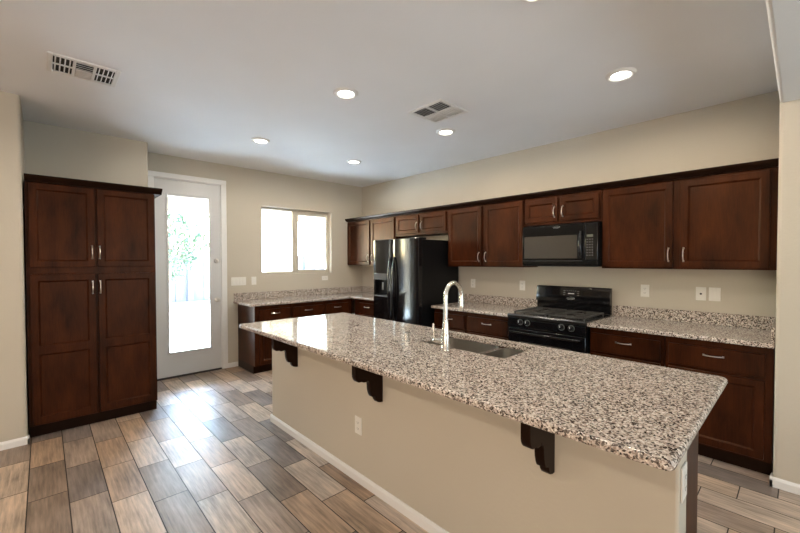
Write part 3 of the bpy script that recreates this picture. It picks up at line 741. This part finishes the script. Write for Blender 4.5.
# ------------------------------------------------------------------ wall plates
def plate(name, label, p, facing, w=.071, h=.115, kind='duplex', cat='outlet', gangs=1, group=None):
    """local frame: x along the wall, -y out of it"""
    rot = {'-y': 0, '+x': PI / 2, '-x': -PI / 2}[facing]
    t = thing(name, label, cat, p, rot, group)
    wt = w if gangs == 1 else w + (gangs - 1) * .046
    if kind == 'flat': wt, h = h, w
    B().box(-wt / 2, wt / 2, -.006, -.0006, -h / 2, h / 2, .0025, 2).obj('cover_plate', M['plate'], t)
    for g in range(gangs):
        x = (g - (gangs - 1) / 2) * .046
        if kind in ('duplex', 'flat'):
            for s in (-1, 1):
                c = (x, s * .020) if kind == 'duplex' else (s * .020, 0)
                rc_ = B().box(c[0] - .0165, c[0] + .0165, -.0078, -.0062, c[1] - .014, c[1] + .014, .0008).obj('receptacle', M['plate'], t)
                sl = B().box(c[0] - .008, c[0] - .0055, -.0082, -.0079, c[1] - .002, c[1] + .006).box(c[0] + .0055, c[0] + .008, -.0082, -.0079, c[1] - .002, c[1] + .006).box(c[0] - .002, c[0] + .002, -.0082, -.0079, c[1] - .009, c[1] - .005)
                sl.obj('slots', M['dark'], rc_)
        elif kind == 'switch':
            B().box(x - .0165, x + .0165, -.0095, -.0062, -.033, .033, .0015).obj('rocker', M['plate'], t)
        elif kind == 'jack':
            B().lathe([(0, -.0062), (.008, -.0062), (.008, -.010), (0, -.010)], (x, 0, 0), 14, 'y').obj('jack', M['dark'], t)
    return t
plate('outlet', 'white outlet in the island half wall below the middle corbel', (3.386, BY - .0002, .376), '-y')
plate('outlet', 'white outlet on the end of the island half wall, seen edge-on', (BX1, -2.592, .72), '+x')
plate('outlet', 'white outlet on the range wall between the refrigerator and the range, left one', (2.393, 0, 1.163), '-y', group='outlets along the range wall backsplash')
plate('outlet', 'white outlet on the range wall just left of the range backguard', (3.101, 0, 1.166), '-y', group='outlets along the range wall backsplash')
plate('outlet', 'white outlet on the range wall just right of the range backguard', (4.360, 0, 1.174), '-y', group='outlets along the range wall backsplash')
plate('jack_plate', 'white wall plate with a single dark round jack, right of the range', (4.778, 0, 1.171), '-y', kind='jack', cat='jack plate')
plate('light_switch', 'white switch plate right of the jack plate on the range wall', (4.870, 0, 1.172), '-y', kind='switch', gangs=1, w=.078, cat='switch')
plate('light_switch', 'white switch plate on the return wall at the right end of the worktop', (5.263, -.42, 1.16), '-x', kind='switch', cat='switch')
plate('light_switch', 'wide white multi-switch plate beside the back door', (0, -2.163, 1.180), '+x', kind='switch', gangs=4, w=.066, cat='switch')
plate('light_switch', 'narrow white switch plate right of the wide one by the back door', (0, -1.950, 1.180), '+x', kind='switch', cat='switch')
plate('outlet', 'white outlet mounted sideways below the right side of the window', (0, -.776, 1.182), '+x', kind='flat')

# ------------------------------------------------------------------ ceiling fixtures
DL = [(1.346, -2.410, 'recessed ceiling light nearest the back door'), (1.330, -1.152, 'recessed ceiling light nearest the far corner'),
      (2.925, -2.405, 'recessed ceiling light above the far half of the island'), (2.888, -1.158, 'recessed ceiling light behind the square ceiling vent'),
      (4.485, -1.168, 'recessed ceiling light in front of the right wall cabinets'), (4.485, -2.400, 'recessed ceiling light cut off at the top edge of the photo'),
      (2.90, -5.60, 'recessed ceiling light in the room behind, over its left side'), (4.49, -5.60, 'recessed ceiling light in the room behind, over its middle')]
for (x, y, lab) in DL:
    t = thing('recessed_light', lab, 'ceiling light', (x, y, H - .020), 0, 'recessed ceiling lights')
    B().lathe([(.070, .010), (.074, .004), (.082, .004), (.094, .012), (.097, .0195), (.066, .0195), (.066, .012), (.070, .010)], n=40).obj('trim_ring', M['trim'], t)
    B().lathe([(0, .0035), (.03, .0045), (.055, .0075), (.0655, .0115), (.0655, .018), (0, .018)], n=32).obj('lens', M['lens'], t)
    l = light('lamp', 'SPOT', (0, 0, -.006), LAMP_W if y > -5 else LAMP_W * 1.8, LAMP_C, shadow_soft_size=.05, spot_size=math.radians(180), spot_blend=.35); l.parent = t

def vent(label, x0, x1, y0, y1, layout, rotz=0):
    cx0, cy0 = (x0 + x1) / 2, (y0 + y1) / 2; w, d = (x1 - x0) / 2, (y1 - y0) / 2
    t = thing('ceiling_vent', label, 'vent', (cx0, cy0, H - .016), rotz)
    b = B(); f = .028
    for (a, c, e, g) in ((-w, w, -d, -d + f), (-w, w, d - f, d), (-w, -w + f, -d + f, d - f), (w - f, w, -d + f, d - f)): b.box(a, c, e, g, .004, .0158, .003)
    b.obj('frame', M['trim'], t)
    B().box(-w + f * .5, w - f * .5, -d + f * .5, d - f * .5, .0135, .0157).obj('duct_opening', M['gap'], t)
    layout(t, w - f, d - f); return t
def louvre(b, along, a0, a1, c, tilt, wid=.017):
    """one blade along the given axis between a0 and a1, centred at c across"""
    h = wid / 2 * math.sin(tilt); k = wid / 2 * math.cos(tilt); zc = .0085
    p = [(-k, zc - abs(h) * (1 if h > 0 else -1) * .6), (k, zc + abs(h) * (1 if h > 0 else -1) * .6)]
    tt = .0009
    pr = [(c + p[0][0], p[0][1] - tt), (c + p[1][0], p[1][1] - tt), (c + p[1][0], p[1][1] + tt), (c + p[0][0], p[0][1] + tt)]
    if along == 'x': b.prism(pr, a0, a1, 'x')
    else: b.prism(pr, a0, a1, 'y')
def lay_long(t, w, d):     # long in y: end banks blow sideways, the middle one across
    s = d / 3
    B().box(-w, w, -s - .008, -s + .008, .005, .0134).box(-w, w, s - .008, s + .008, .005, .0134).box(-.005, .005, -d, -s - .008, .005, .0134).box(-.005, .005, s + .008, d, .005, .0134).obj('divider', M['trim'], t)
    for (lo, hi, tl) in ((-d, -s - .01, 1.05), (s + .01, d, 1.05)):
        for k in range(4):
            b = B(); c = lo + (hi - lo) * (k + .5) / 4
            louvre(b, 'x', -w, -.006, c, tl); louvre(b, 'x', .006, w, c, tl); b.obj('louvre', M['trim'], t)
    for k in range(8):
        b = B(); louvre(b, 'y', -s + .009, s - .009, -w + 2 * w * (k + .5) / 8, -.8 if k > 3 else .8, .02); b.obj('louvre', M['trim'], t)
def lay_square(t, w, d):   # two banks side by side
    B().box(-w, w, -.007, .007, .005, .0134).box(-.007, .007, -d, -.008, .005, .0134).box(-.007, .007, .008, d, .005, .0134).obj('divider', M['trim'], t)
    for k in range(6):
        c = .010 + (w - .010) * (k + .5) / 6
        for (q, tl) in ((-1, -.7), (1, .7)):
            b = B(); louvre(b, 'y', -d, -.008, q * c, tl if q < 0 else -.7, .016); b.obj('louvre', M['trim'], t)
            b = B(); louvre(b, 'y', .008, d, q * c, .55 if q < 0 else tl, .016); b.obj('louvre', M['trim'], t)
vent('long white ceiling vent near the left wall, above the pantry side', 1.84, 2.15, -4.102, -3.728, lay_long)
vent('square white ceiling vent between the ceiling lights over the island', 2.985, 3.365, -1.788, -1.418, lay_square)

# ------------------------------------------------------------------ outside
struct('patio_slab', B().box(-4.2, -.165, -7, 4, -.20, -.06), M['concrete'])
struct('yard_ground', B().box(-40, -4.2, -30, 30, -.30, -.10), M['gravel'])
pc = thing('patio_cover', 'stucco patio cover outside the back door', 'patio cover', (-.2, -1.5, 0))
B().box(-3.45, .03, -5.4, 5.4, 2.78, 2.95).obj('roof', M['patioceil'], pc)
B().box(-3.20, -2.80, -5.4, 5.4, 2.44, 2.779).obj('beam', M['stucco'], pc)
for y in (-.50 + 1.5, -5.0, 5.0): B().box(-3.18, -2.60, y, y + .60, -.06, 2.439).obj('post', M['stucco'], pc)
fn = thing('garden_fence', 'grey block fence along the far side of the yard', 'fence', (-11, 0, -.10))
b = B()
for k in range(60): b.box(-.06, .06, -15 + k * .5, -15 + k * .5 + .49, 0, 1.80 + .03 * (k % 2), .008)
b.obj('panel', M['fence'], fn)
b = B()
for k in range(13): b.box(-.13, .13, -15.1 + k * 2.5, -14.9 + k * 2.5, 0, 1.95, .01)
b.obj('pillar', M['fence'], fn) if False else b.m.free()
for k in range(13): B().box(.065, .20, -15.1 + k * 2.5, -14.9 + k * 2.5, 0, 1.95, .01).obj('pillar', M['fence'], fn)
def tree(label, x, y, h, r, n, seed):
    q = random.Random(seed); t = thing('yard_tree', label, 'tree', (x, y, -.10), 0, 'trees in the back yard')
    b = B(); b.tube([(0, 0, 0), (.05, .03, h * .25), (0, .08, h * .5), (.04, 0, h * .75)], [.10, .08, .06, .03], 10)
    for k in range(9):
        a = q.uniform(0, 2 * PI); z = q.uniform(.3, .7) * h
        b.tube([(0, .05, z), (math.cos(a) * r * .4, math.sin(a) * r * .4, z + .35), (math.cos(a) * r * .8, math.sin(a) * r * .8, z + .6)], [.03, .02, .01], 6)
    b.obj('trunk', M['bark'], t)
    b = B()
    for k in range(n):
        while True:
            p = Vector((q.uniform(-1, 1), q.uniform(-1, 1), q.uniform(-1, 1)))
            if .2 < p.length < 1: break
        c = Vector((p.x * r, p.y * r, h * .62 + p.z * h * .38)); u = Vector((q.gauss(0, 1), q.gauss(0, 1), q.gauss(0, 1))).normalized(); v = u.orthogonal().normalized(); s = q.uniform(.05, .11)
        b.m.faces.new([b.m.verts.new(c - u * s), b.m.verts.new(c + v * s * .4), b.m.verts.new(c + u * s), b.m.verts.new(c - v * s * .4)])
    b.obj('foliage', M['leaf'], t, smooth=False)
tree('loose green tree seen through the left side of the back door', -8.2, -1.35, 3.6, 1.0, 1500, 3)
tree('green tree beyond the fence behind the back door', -13.5, 1.2, 3.9, 1.6, 1800, 5)
